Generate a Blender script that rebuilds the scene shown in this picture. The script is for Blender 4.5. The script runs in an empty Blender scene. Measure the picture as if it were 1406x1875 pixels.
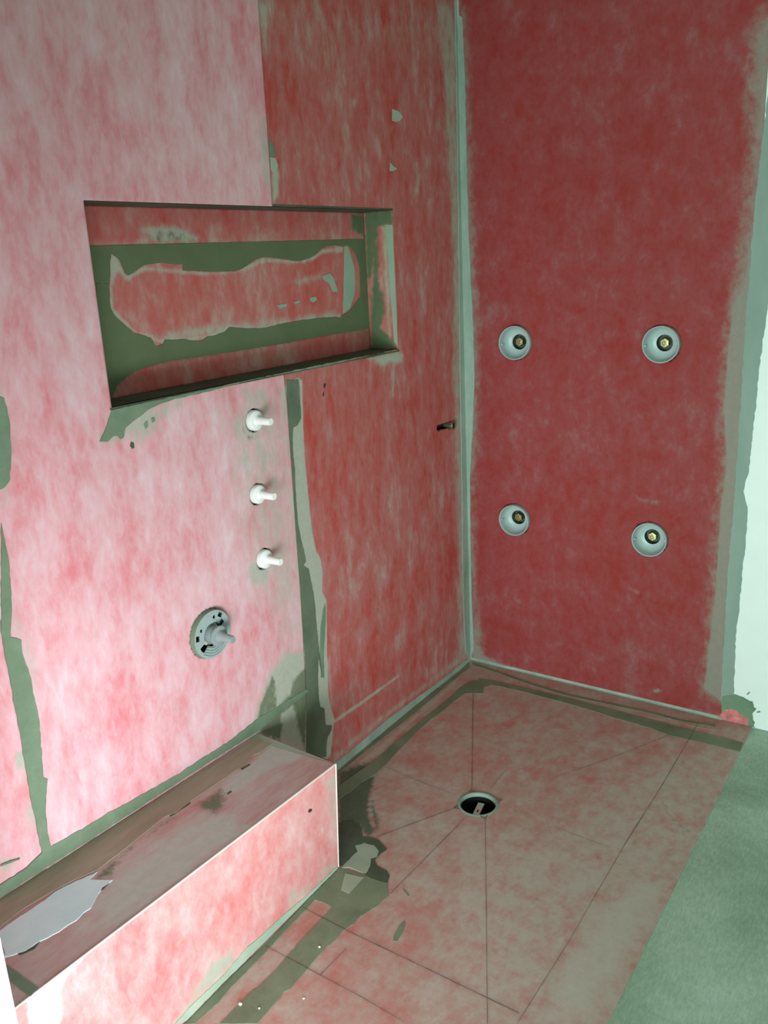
import bpy, bmesh, math
import numpy as np
from mathutils import Vector, Matrix, noise as mnoise
from mathutils.geometry import delaunay_2d_cdt
C = bpy.context.scene

# ------------------------------------------------------------------ camera
cam_d = bpy.data.cameras.new('camera')
cam_d.sensor_fit = 'VERTICAL'; cam_d.sensor_height = 24.0; cam_d.lens = 24.0*1587.76/1875.0
cam_d.clip_start = 0.02
cam = bpy.data.objects.new('camera', cam_d); C.collection.objects.link(cam)
R_ = Vector((0.829251, 0.556873, -0.047271)); U_ = Vector((-0.118081, 0.257251, 0.959103)); F_ = Vector((-0.546259, 0.789756, -0.279082))
m = Matrix((R_, U_, -F_)).transposed().to_4x4(); m.translation = Vector((1.538307, -2.780734, 1.550000))
cam.matrix_world = m
C.camera = cam
# ------------------------------------------------------------------ world, light, exposure
w = bpy.data.worlds.new('world'); C.world = w; w.use_nodes = True
w.node_tree.nodes['Background'].inputs[0].default_value = (0.76, 1.0, 0.80, 1)
w.node_tree.nodes['Background'].inputs[1].default_value = 0.27
def area(name, loc, target, sx, sy, power, col):
    d = bpy.data.lights.new(name, 'AREA'); d.shape = 'RECTANGLE'; d.size = sx; d.size_y = sy
    d.energy = power; d.color = col
    o = bpy.data.objects.new(name, d); C.collection.objects.link(o); o.location = loc
    o.rotation_euler = (Vector(target)-Vector(loc)).to_track_quat('-Z', 'Y').to_euler()
    return o
# added area light low under the camera, brightening the left wall and bench
d_ = area('left_wall_fill', (1.40, -2.72, 0.43), (0.0, -1.98, 0.45), 0.7, 0.55, 14.0, (0.95, 0.97, 1.0))
d_.data.spread = math.radians(98)
# added greener fill light, unseen, brightening the back and white walls
r_ = area('back_wall_fill', (1.6, -4.6, 0.8), (1.0, 0.0, 0.85), 1.6, 1.0, 31, (0.70, 1.0, 0.92))
r_.data.spread = math.radians(80)
C.view_settings.view_transform = 'Standard'; C.view_settings.look = 'None'
C.view_settings.gamma = 1; C.view_settings.use_curve_mapping = False
C.view_settings.exposure = 0.0

# ------------------------------------------------------------------ data, millimetres on each surface
# PATCHES: surface, name, material, thickness, edge roughness, outline; STAINS: surface, layer, softness, strength, outline
PATCHES = [
('L','thinset_strip','mud',1.2,1.5,[(-1870,1094),(-1869,1071),(-1867,1049),(-1868,1015),(-1870,978),(-1876,941),(-1882,905),(-1892,862),(-1872,847),(-1874,819),(-1870,793),(-1866,758),(-1865,725),(-1862,684),(-1863,658),(-1870,595),(-1877,531),(-1868,523),(-1878,488),(-1885,454),(-1887,424),(-1889,393),(-1887,362),(-1910,368),(-1911,464),(-1912,545),(-1910,617),(-1910,693),(-1909,768),(-1910,798),(-1910,881)]),
('L','thinset_patch','mud',1.2,1.5,[(-1832,1335),(-1820,1330),(-1816,1311),(-1818,1277),(-1821,1242),(-1827,1207),(-1836,1173),(-1850,1160),(-1865,1158)]),
('L','thinset_strip','mud',1.0,1.5,[(-2013,356),(-1979,356),(-1949,356),(-1917,365),(-1891,368),(-1845,365),(-1798,361),(-1735,359),(-1684,352),(-1630,348),(-1566,343),(-1515,339),(-1435,339),(-1350,336),(-1280,342),(-1227,347),(-1129,343),(-1013,338),(-999,327),(-1144,314),(-1236,310),(-1518,318),(-1791,323),(-2018,329)]),
('L','thinset_strip','mudseam',1.2,1.2,[(-990,1250),(-940,1246),(-939,1214),(-940,1178),(-941,1137),(-959,1122),(-977,1119),(-985,1086),(-986,1040),(-984,1003),(-987,957),(-990,900),(-988,837),(-981,796),(-971,754),(-967,725),(-980,717),(-957,699),(-951,662),(-945,624),(-940,571),(-942,530),(-939,492),(-938,438),(-933,393),(-932,341),(-942,418),(-953,345),(-956,276),(-952,250),(-933,235),(-933,193),(-931,176),(-903,162),(-905,147),(-928,134),(-937,106),(-941,72),(-965,80),(-1037,142),(-1053,199),(-1037,245),(-1013,296),(-1007,370),(-1002,443),(-1004,518),(-998,668),(-1000,841),(-994,1005),(-995,1142),(-994,1196)]),
('L','thinset_strip','mud',1.0,0.8,[(-894,569),(-893,527),(-904,477),(-916,418),(-923,336),(-937,343),(-932,436),(-921,506),(-907,543)]),
('L','thinset_patch','mud',1.4,1.2,[(-1574,1267),(-1585,1248),(-1601,1224),(-1616,1206),(-1596,1202),(-1579,1210),(-1567,1209),(-1561,1200),(-1552,1203),(-1544,1223),(-1508,1238),(-1466,1254),(-1425,1260),(-1391,1262),(-1321,1263),(-1247,1266),(-1097,1271),(-1011,1271),(-808,1268),(-647,1271),(-560,1273),(-444,1271),(-437,1274),(-808,1274),(-1149,1272),(-1381,1269)]),
('L','mortar_smudge','mudshade',0.6,0.6,[(-1533,1189),(-1526,1185),(-1526,1174),(-1533,1173),(-1537,1181)]),
('L','mortar_smudge','mud',0.6,0.6,[(-1487,1225),(-1480,1226),(-1480,1214),(-1488,1209),(-1491,1218)]),
('L','mortar_smudge','mud',0.6,0.6,[(-1468,1231),(-1460,1231),(-1458,1223),(-1467,1220)]),
('L','mortar_smudge','film',0.8,0.7,[(-409,1981),(-376,1978),(-354,1966),(-370,1952),(-389,1947),(-412,1948)]),
('L','mortar_smudge','film',0.8,0.7,[(-433,1829),(-416,1821),(-396,1814),(-412,1809),(-438,1806)]),
('L','mortar_smudge','mud',0.8,0.7,[(-982,1857),(-969,1839),(-962,1818),(-981,1810),(-985,1826)]),
('L','mortar_smudge','film',0.8,0.7,[(-984,1811),(-965,1811),(-957,1794),(-964,1782),(-977,1776),(-984,1783)]),
('L','pencil_mark','dark',0.3,0.1,[(-828,1218),(-818,1219),(-823,1206),(-829,1208)]),
('L','pencil_mark','dark',0.3,0.1,[(-834,1194),(-829,1195),(-831,1183),(-836,1185)]),
('L','corner_band','filmlight',1.5,0.8,[(-12,2345),(1,2347),(4,1620),(-1,946),(0,478),(-5,43),(-15,10),(-41,47),(-47,201),(-47,492),(-41,706),(-36,993),(-30,1306),(-23,1620),(-15,2020)]),
('L','cove_band','filmlight',1.5,0.8,[(-7,1),(-89,-12),(-418,5),(-681,-5),(-884,-7),(-896,-2),(-903,27),(-825,24),(-748,27),(-657,30),(-584,32),(-508,28),(-345,20),(-182,14),(-46,15)]),
('L','mortar_smudge','mud',0.5,0.4,[(-2001,399),(-1979,394),(-1959,387),(-1961,384),(-1979,389),(-2002,395)]),
('B','corner_band','filmlight',1.5,0.8,[(2,2347),(9,2346),(9,2301),(21,2293),(27,2101),(27,1848),(29,1637),(35,1454),(41,1303),(42,1129),(31,948),(15,740),(12,480),(12,254),(17,45),(-1,3),(0,478),(-1,946),(2,1620),(2,2021)]),
('B','cove_band','filmlight',1.5,0.8,[(4,1),(61,5),(153,8),(283,-4),(416,-11),(579,-20),(717,-16),(839,-3),(949,8),(948,-26),(833,-37),(717,-35),(580,-40),(416,-46),(263,-37),(8,-12)]),
('B','thinset_edge_strip','teal',1.0,2.0,[(1001,2191),(1034,1753),(1019,1490),(1013,1379),(1002,1190),(1000,1067),(994,876),(982,803),(998,745),(1000,638),(996,569),(995,400),(989,312),(998,89),(957,72),(952,534),(957,807),(956,1001),(955,1380),(959,1653),(973,1940),(975,2024),(979,2195)]),
('B','membrane_offcut','membpatch',1.2,0.8,[(955,-14),(951,5),(960,22),(972,39),(992,48),(1009,48),(1019,35),(1034,33),(1048,23),(1047,-14),(1043,-38),(997,-34),(951,-33)]),
('B','thinset_patch','mud',1.0,1.2,[(960,50),(960,86),(978,96),(998,103),(1026,100),(1050,92),(1058,92),(1062,71),(1070,69),(1059,49),(1064,26),(1070,17),(1066,4),(1071,-18),(1035,-37),(1004,-18),(968,8)]),
('B','mortar_smudge','mud',0.5,0.4,[(1037,114),(1045,125),(1047,123),(1040,112)]),
('B','mortar_smudge','mud',0.5,0.4,[(1072,58),(1082,64),(1083,60),(1073,55)]),
('F','thinset_strip','mudfloor',0.8,1.5,[(86,-164),(80,-232),(85,-343),(78,-475),(79,-590),(77,-693),(79,-777),(74,-845),(71,-880),(61,-965),(101,-1019),(112,-972),(112,-910),(124,-861),(126,-826),(124,-794),(116,-731),(112,-673),(105,-565),(105,-474),(111,-388),(112,-316),(118,-261),(175,-230),(157,-187),(178,-145),(143,-133)]),
('F','thinset_strip','mudfloor',0.8,1.2,[(104,-132),(193,-120),(316,-116),(461,-111),(568,-113),(670,-115),(754,-118),(834,-120),(949,-120),(1059,-118),(1065,-177),(1000,-180),(927,-182),(853,-187),(771,-174),(689,-168),(639,-167),(584,-157),(478,-151),(330,-146),(208,-150),(138,-167)]),
('F','cove_edge_band','mudfloor',0.8,0.8,[(4,-20),(16,-118),(0,-418),(8,-693),(11,-898),(23,-914),(21,-810),(25,-686),(28,-575),(31,-456),(29,-272),(30,-143),(33,-66)]),
('F','cove_edge_band','mudfloor',0.8,0.8,[(19,-21),(295,-69),(450,-84),(605,-73),(737,-65),(850,-68),(956,-47),(959,-63),(854,-80),(741,-79),(610,-86),(455,-97),(302,-86),(85,-46),(39,-47)]),
('F','thinset_patch','mudfloor',1.0,1.5,[(289,-1268),(321,-1260),(357,-1257),(397,-1256),(433,-1249),(444,-1267),(460,-1287),(456,-1337),(440,-1384),(442,-1412),(433,-1442),(434,-1476),(430,-1504),(429,-1556),(433,-1607),(434,-1645),(429,-1659),(432,-1690),(433,-1752),(365,-1794),(366,-1730),(365,-1698),(371,-1672),(371,-1660),(372,-1613),(368,-1562),(364,-1509),(365,-1452),(362,-1393),(337,-1391),(302,-1395),(292,-1397),(291,-1332)]),
('F','thinset_patch','mudshade',1.0,1.5,[(171,-1111),(192,-1091),(226,-1088),(248,-1102),(267,-1130),(287,-1119),(312,-1117),(357,-1138),(352,-1169),(352,-1193),(374,-1208),(405,-1213),(422,-1222),(432,-1247),(416,-1254),(379,-1255),(340,-1248),(309,-1250),(285,-1260)]),  # dark thinset plus painted shade at the end of the bench
('F','membrane_scrap','filmfloor',1.6,0.4,[(316,-1276),(367,-1264),(370,-1333),(344,-1332)]),
('F','cove_edge_band','mudfloor',0.7,1.0,[(290,-1272),(292,-1401),(301,-1580),(296,-1678),(292,-1764),(299,-1826),(300,-1834),(319,-1822),(322,-1757),(317,-1708),(316,-1606),(311,-1515),(310,-1443),(305,-1379),(301,-1290)]),
('F','mortar_smudge','mudfloor',0.6,0.6,[(542,-1341),(549,-1346),(560,-1379),(562,-1404),(553,-1408),(547,-1391),(541,-1360)]),
('F','mortar_smudge','mudfloor',0.4,0.3,[(479,-1249),(483,-1247),(507,-1259),(504,-1263)]),
('F','mortar_smudge','filmfloor',1.4,1.5,[(273,-1170),(288,-1150),(318,-1143),(342,-1158),(350,-1178),(341,-1193),(358,-1221),(363,-1249),(336,-1250),(309,-1250),(295,-1263),(292,-1236),(292,-1212),(292,-1188)]),
('N','thinset_patch','mudniche',1.2,0.8,[(-1507,1609),(-435,1615),(-432,1480),(-474,1482),(-472,1531),(-492,1573),(-513,1592),(-535,1599),(-549,1594),(-593,1598),(-634,1597),(-668,1585),(-691,1573),(-721,1564),(-760,1558),(-802,1560),(-837,1565),(-883,1570),(-922,1572),(-950,1567),(-978,1556),(-1006,1545),(-1038,1539),(-1079,1540),(-1138,1542),(-1175,1545),(-1220,1548),(-1218,1563),(-1245,1563),(-1279,1568),(-1309,1567),(-1338,1565),(-1360,1556),(-1378,1547),(-1390,1543),(-1399,1548),(-1404,1565),(-1411,1579),(-1421,1587),(-1431,1593),(-1438,1575),(-1441,1551),(-1447,1528),(-1484,1530)]),
('N','thinset_patch','mudniche',1.2,0.8,[(-1484,1530),(-1447,1528),(-1453,1492),(-1453,1474),(-1443,1455),(-1420,1434),(-1396,1413),(-1364,1404),(-1347,1397),(-1335,1375),(-1313,1378),(-1303,1388),(-1281,1385),(-1245,1384),(-1218,1378),(-1181,1373),(-1161,1382),(-1131,1382),(-1095,1388),(-1078,1399),(-1017,1390),(-952,1384),(-871,1389),(-785,1392),(-709,1392),(-607,1389),(-591,1383),(-576,1392),(-543,1398),(-515,1417),(-497,1429),(-478,1440),(-474,1482),(-432,1480),(-430,1338),(-662,1337),(-913,1334),(-1128,1334),(-1315,1335),(-1402,1326),(-1434,1315),(-1462,1302),(-1486,1262),(-1511,1266)]),
('N','mortar_smudge','mintniche',1.0,0.8,[(-663,1512),(-629,1519),(-610,1504),(-593,1463),(-614,1463),(-632,1489),(-657,1500)]),
('N','mortar_smudge','mintniche',1.0,0.6,[(-878,1442),(-840,1444),(-839,1436),(-868,1431)]),
('N','mortar_smudge','mintniche',1.0,0.5,[(-806,1446),(-781,1449),(-779,1443),(-799,1439)]),
('N','mortar_smudge','mintniche',1.0,0.5,[(-728,1453),(-704,1455),(-698,1445),(-717,1439),(-729,1444)]),
('N','thinset_strip','mintniche',0.8,0.6,[(-544,1596),(-527,1593),(-513,1565),(-501,1532),(-500,1491),(-506,1450),(-535,1410),(-572,1395),(-557,1494)]),
('R','thinset_strip','mintniche',0.8,0.6,[(-26,1653),(2,1651),(6,1477),(8,1284),(-11,1296),(-18,1477)]),
('T','edge_band','brownband',1.5,0.6,[(0,-2019),(7,-1687),(24,-1257),(85,-1261),(84,-1314),(78,-1332),(83,-1348),(90,-1399),(90,-1464),(88,-1568),(92,-1613),(82,-1644),(88,-1711),(96,-1784),(100,-1850),(83,-1902),(77,-1939),(68,-2002),(75,-2068)]),
('T','plaster_smear','bluegrey',0.8,1.5,[(84,-2072),(82,-2035),(84,-2001),(84,-1966),(81,-1939),(92,-1896),(106,-1854),(111,-1878),(143,-1863),(156,-1854),(156,-1881),(185,-1933),(184,-1950),(190,-1971),(186,-1985),(186,-2009),(179,-2033),(173,-2046),(173,-2074),(165,-2088),(153,-2104)]),
('T','thinset_patch','mud',0.8,0.8,[(168,-2114),(200,-2114),(233,-2115),(271,-2115),(276,-2134),(244,-2135),(208,-2131),(189,-2122)]),
('T','mortar_smudge','mudshade',0.5,0.3,[(157,-1900),(156,-1881),(153,-1862),(156,-1863),(161,-1883)]),
('T','mortar_smudge','mudshade',0.5,0.3,[(150,-1998),(157,-1988),(158,-1990),(154,-1998)]),
('T','mortar_smudge','mudshade',0.5,0.3,[(166,-2086),(177,-2060),(176,-2045),(183,-2062),(174,-2085)]),
('T','mortar_smudge','mudshade',0.5,0.2,[(111,-2052),(112,-2049),(116,-2052),(115,-2054)]),
('T','mortar_smudge','mudshade',0.5,0.3,[(94,-1396),(99,-1368),(104,-1370),(101,-1399)]),
('T','mortar_smudge','mudshade',0.5,0.3,[(85,-1630),(90,-1569),(94,-1572),(92,-1633)]),
('T','mortar_smudge','mudshade',0.5,0.3,[(143,-1497),(144,-1484),(149,-1487),(148,-1500)]),
('S','cove_band','filmmint',1.2,1.0,[(-1274,10),(-1378,14),(-1452,20),(-1505,27),(-1573,28),(-1628,35),(-1668,28),(-1707,23),(-1765,25),(-1814,26),(-1861,20),(-1829,-9),(-1819,-8),(-1724,5),(-1569,-7),(-1399,-1),(-1272,0)]),
('S','corner_scuff','dark',0.5,0.3,[(-1381,247),(-1377,253),(-1367,248),(-1367,242),(-1376,243)]),
]
STAINS = [
('L','film',4,1.0,[(-940,1250),(-922,1241),(-929,1154),(-936,1039),(-933,943),(-928,820),(-917,752),(-895,702),(-894,658),(-901,609),(-884,576),(-888,525),(-897,421),(-903,328),(-892,397),(-904,323),(-907,261),(-897,212),(-883,168),(-894,157),(-906,98),(-919,63),(-937,60),(-1038,143),(-1000,443),(-1000,841),(-988,1141),(-997,1240)]),
('L','film',18,0.75,[(-985,1230),(-1025,1231),(-1009,1145),(-1005,1007),(-1018,870),(-1017,724),(-1013,572),(-1010,468),(-1003,465),(-1000,841),(-994,1005),(-989,1164)]),
('L','film',25,0.95,[(-998,464),(-1093,489),(-1125,474),(-1162,454),(-1191,417),(-1215,382),(-1241,333),(-1155,237),(-1038,143),(-1009,294)]),
('L','mud',10,0.75,[(-1151,442),(-1138,432),(-1141,383),(-1141,342),(-1231,339),(-1213,381),(-1182,416)]),
('L','mud',14,0.9,[(-995,418),(-1035,401),(-1063,391),(-1083,356),(-1141,342),(-1235,341),(-1243,320),(-1208,287),(-1145,232),(-1128,261),(-1130,314),(-1082,318),(-1069,296),(-1061,226),(-1037,151),(-1009,294)]),
('L','film',30,0.8,[(-1570,1251),(-1505,1255),(-1441,1260),(-1365,1261),(-1385,1245),(-1430,1227),(-1442,1204),(-1480,1189),(-1516,1187),(-1561,1195),(-1618,1204)]),
('L','film',22,0.62,[(-1162,1251),(-1082,1248),(-1061,1206),(-1074,1156),(-1107,1101),(-1170,1105),(-1215,1127),(-1225,1162),(-1206,1188),(-1161,1214)]),
('L','film',70,0.5,[(-1250,1248),(-1011,1238),(-989,957),(-999,567),(-1038,427),(-1206,740),(-1230,1015)]),
('L','film',18,0.55,[(-1132,906),(-1102,884),(-1114,845),(-1147,846),(-1161,882)]),
('L','film',14,0.75,[(-1191,804),(-1125,759),(-1122,725),(-1157,713),(-1200,733),(-1213,761)]),
('L','mud',7,0.45,[(-1174,1165),(-1165,1138),(-1129,1127),(-1125,1113),(-1161,1120),(-1179,1145)]),
('L','film',22,0.7,[(-1009,2164),(-926,2179),(-942,2105),(-971,2037),(-981,2036),(-986,2120)]),
('L','film',18,0.6,[(-1020,1889),(-983,1911),(-984,1817),(-991,1700),(-1019,1748),(-1027,1833)]),
('L','film',8,0.8,[(-984,1807),(-961,1811),(-954,1770),(-962,1720),(-987,1698),(-984,1749)]),
('L','film',30,0.5,[(-770,2209),(-735,2215),(-688,2156),(-717,2053),(-732,2001),(-756,2023),(-728,2115),(-759,2159)]),
('L','film',90,0.34,[(-934,2178),(-13,2351),(-22,2164),(-550,2117),(-833,2028),(-967,2033)]),
('L','film',12,0.5,[(-622,1983),(-601,1996),(-584,1982),(-599,1962),(-619,1962)]),
('L','film',18,0.45,[(-301,1794),(-238,1821),(-267,1753),(-308,1703),(-325,1715)]),
('L','film',14,0.4,[(-238,1723),(-165,1762),(-152,1750),(-221,1698)]),
('L','film',14,0.9,[(-605,1267),(-531,1269),(-434,1272),(-403,1254),(-409,1225),(-488,1234),(-534,1231)]),
('L','film',6,0.55,[(-478,1237),(-456,1235),(-468,1123),(-484,1126)]),
('L','film',6,0.45,[(-526,1243),(-510,1241),(-518,1183),(-529,1184)]),
('L','film',28,0.62,[(-126,2324),(1,2347),(4,1620),(-1,946),(0,478),(-6,1),(-103,27),(-89,505),(-90,963),(-72,1620),(-102,2011)]),
('L','film',5,0.75,[(-914,176),(-735,170),(-514,164),(-509,155),(-727,154),(-889,160)]),
('L','film',6,0.55,[(-339,114),(-325,108),(-321,57),(-337,57)]),
('L','film',20,0.6,[(-903,27),(-656,43),(-345,33),(-142,20),(-32,16),(-113,51),(-343,53),(-655,61),(-904,59)]),
('L','film',30,0.6,[(-1875,941),(-1854,835),(-1852,679),(-1880,693),(-1882,905)]),
('L','film',12,0.6,[(-1820,1361),(-1816,1329),(-1815,1241),(-1832,1172),(-1857,1120),(-1865,1122)]),
('L','film',10,0.7,[(-1925,619),(-1909,610),(-1907,567),(-1932,578)]),
('L','film',12,0.7,[(-1927,493),(-1908,481),(-1908,412),(-1930,426)]),
('L','film',14,0.7,[(-2002,411),(-1955,389),(-1971,371),(-2007,365)]),
('L','film',10,0.55,[(-1521,522),(-1489,510),(-1483,493),(-1515,505)]),
('L','film',16,0.45,[(-1290,339),(-1215,357),(-1179,387),(-1210,314),(-1275,300)]),
('L','film',8,0.4,[(-712,1573),(-661,1556),(-704,1528)]),
('B','film',45,0.9,[(969,2190),(914,2081),(937,1818),(930,1588),(914,1392),(900,1248),(899,1061),(915,895),(908,734),(906,455),(901,234),(896,81),(957,63),(1133,109),(981,2169)]),
('B','film',6,0.9,[(967,2022),(958,1675),(941,1427),(915,1381),(907,1248),(905,1062),(923,896),(915,735),(915,457),(905,235),(899,97),(957,63),(1133,109),(981,2169)]),
('B','film',26,0.65,[(5,2346),(40,2308),(50,1846),(69,1303),(58,950),(35,699),(36,259),(71,57),(-1,-2),(-1,946),(4,1850)]),
('B','film',16,0.85,[(6,93),(30,84),(64,54),(59,31),(141,13),(104,-10),(1,-5)]),
('B','film',22,0.65,[(8,5),(164,21),(282,9),(416,-2),(579,-9),(716,-6),(847,6),(956,22),(958,-13),(718,-43),(416,-56)]),
('B','film',5,0.7,[(727,51),(747,61),(760,54),(740,41),(727,42)]),
('B','film',8,0.45,[(497,89),(523,86),(533,65),(506,68)]),
('B','film',10,0.5,[(626,764),(664,745),(724,743),(721,729),(655,729)]),
('B','film',8,0.4,[(628,430),(676,411),(663,396),(624,410)]),
('F','mud',14,0.95,[(47,-947),(71,-880),(105,-794),(129,-868),(158,-925),(182,-972),(218,-1028),(258,-1069),(291,-1095),(276,-1117),(248,-1102),(226,-1088),(170,-1111)]),  # mud layer here also paints the soft shade beyond the bench end
('F','mud',26,0.95,[(19,-909),(43,-840),(85,-805),(110,-802),(132,-877),(177,-975),(216,-1048),(218,-1084),(170,-1111)]),  # second, softer pass of the painted bench shade over the smear
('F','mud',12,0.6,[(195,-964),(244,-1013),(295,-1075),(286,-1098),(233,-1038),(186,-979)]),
('F','film',20,0.55,[(330,-1781),(335,-1697),(349,-1594),(340,-1515),(310,-1443),(326,-1462),(340,-1550),(340,-1648),(335,-1757)]),
('F','film',120,0.62,[(658,-1249),(893,-1267),(890,-833),(899,-485),(1063,-259),(1052,-588),(1038,-937),(1054,-1373),(809,-1523)]),
('F','film',50,0.85,[(911,-1047),(962,-908),(1051,-874),(1055,-1109),(1054,-1373),(955,-1434),(901,-1262),(925,-1139)]),
('F','film',110,0.5,[(420,-944),(653,-865),(750,-437),(1075,-168),(1062,-627),(1018,-1192),(1039,-1382),(731,-1570)]),
('F','mud',9,0.36,[(914,-539),(924,-533),(960,-584),(1002,-623),(1051,-652),(1050,-668),(1001,-651),(952,-606)]),
('F','mud',9,0.34,[(767,-1111),(777,-1095),(804,-1106),(804,-1118),(782,-1119)]),
('F','mud',9,0.32,[(991,-748),(1000,-737),(1021,-761),(1015,-768)]),
('F','film',8,0.6,[(37,-832),(38,-715),(34,-472),(34,-176),(54,-212),(59,-513),(66,-747),(58,-843)]),
('F','film',8,0.55,[(186,-87),(455,-97),(746,-93),(961,-79),(964,-91),(752,-113),(463,-116)]),
('F','film',6,0.8,[(879,-1199),(898,-1179),(899,-1233)]),
('N','film',7,0.8,[(-1436,1592),(-1415,1586),(-1397,1544),(-1339,1563),(-1220,1549),(-1039,1536),(-927,1571),(-766,1560),(-689,1573),(-661,1588),(-552,1594),(-554,1578),(-656,1576),(-716,1554),(-791,1551),(-907,1560),(-997,1538),(-1139,1532),(-1265,1545),(-1341,1551),(-1392,1531),(-1421,1551),(-1437,1521),(-1445,1474),(-1387,1417),(-1323,1395),(-1160,1386),(-1077,1406),(-951,1392),(-586,1398),(-588,1381),(-952,1381),(-1309,1374),(-1403,1415),(-1457,1469)]),
('N','film',14,0.6,[(-1357,1398),(-1286,1411),(-1156,1413),(-903,1406),(-599,1407),(-601,1386),(-952,1385),(-1161,1379),(-1335,1375)]),
('N','film',12,0.8,[(-1342,1645),(-1308,1654),(-1231,1652),(-1153,1629),(-1156,1611),(-1363,1614),(-1320,1630)]),
('N','mud',10,0.45,[(-1293,1642),(-1241,1646),(-1198,1638),(-1163,1622),(-1156,1611),(-1339,1613),(-1312,1630)]),
('N','film',14,0.5,[(-1491,1619),(-877,1616),(-433,1627),(-435,1612),(-1493,1608)]),
('N','mud',14,0.8,[(-500,1693),(-428,1690),(-434,1617),(-505,1645)]),
('N','film',14,0.6,[(-821,1505),(-655,1522),(-643,1505),(-774,1492)]),
('N','mud',20,0.75,[(-1490,1362),(-1399,1342),(-1434,1315),(-1462,1302),(-1488,1250),(-1501,1252)]),
('N','mud',18,0.5,[(-1439,1344),(-1127,1341),(-791,1343),(-445,1344),(-432,1308),(-662,1331),(-1130,1323),(-1435,1321)]),
('R','mud',12,0.95,[(-102,1697),(5,1696),(3,1655),(-53,1650),(-68,1570),(-88,1496),(-104,1496)]),
('R','mud',12,0.8,[(-79,1570),(-53,1650),(-53,1569),(-58,1478),(-40,1428),(-43,1377),(-61,1343),(-11,1301),(-2,1275),(-103,1265),(-101,1378),(-91,1454)]),
('R','film',10,0.6,[(-43,1649),(-18,1648),(-21,1309),(-36,1309)]),
('T','film',14,0.95,[(110,-1485),(94,-1355),(85,-1261),(138,-1252),(210,-1254),(198,-1303),(171,-1343),(162,-1410),(159,-1481),(135,-1501)]),
('T','mud',18,0.75,[(109,-1570),(110,-1485),(144,-1502),(174,-1533),(181,-1575),(134,-1579)]),
('T','mud',14,0.65,[(113,-1879),(102,-1810),(92,-1714),(89,-1650),(110,-1605),(106,-1727),(115,-1793),(149,-1849)]),
('T','film',40,0.8,[(143,-1870),(127,-1745),(142,-1586),(222,-1540),(298,-1562),(286,-1830),(263,-1967),(186,-1949)]),
('T','film',40,0.7,[(190,-1971),(197,-1900),(231,-1863),(289,-1846),(260,-2006),(199,-1989)]),
('S','film',16,0.85,[(-1751,73),(-1736,80),(-1672,60),(-1668,31),(-1714,24),(-1785,33),(-1842,15),(-1867,25),(-1819,37)]),
('S','film',14,0.5,[(-1482,68),(-1446,70),(-1375,40),(-1335,55),(-1277,30),(-1275,3),(-1397,14),(-1487,24)]),
('S','white',14,1.0,[(-2137,331),(-2084,329),(-2020,323),(-2037,313),(-2060,309),(-2076,299),(-2085,278),(-2087,250),(-2099,229),(-2147,273)]),
('S','film',14,0.5,[(-1316,298),(-1251,299),(-1269,101),(-1289,145),(-1302,230)]),
]
LINES = [
(2.2,[(127,-215),(429,-785)]),
(2.2,[(431,-875),(362,-1001),(303,-1109)]),
(2.0,[(475,-915),(468,-1103),(461,-1278)]),
(1.6,[(526,-885),(724,-1258),(851,-1499)]),
(1.3,[(129,-808),(270,-821),(389,-827)]),
(1.3,[(472,-754),(468,-639)]),
(1.4,[(608,-604),(684,-482),(754,-356),(842,-185)]),
(1.9,[(904,-62),(907,-488),(903,-799)]),
(1.2,[(903,-799),(908,-1202),(904,-1467)]),
(1.2,[(710,-821),(871,-828)]),
(2.8,[(298,-1431),(448,-1438),(605,-1438),(831,-1440),(895,-1440)]),
(2.0,[(304,-1577),(474,-1579),(582,-1580),(699,-1586)]),
(1.8,[(469,-1580),(473,-1483)]),
]

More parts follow.
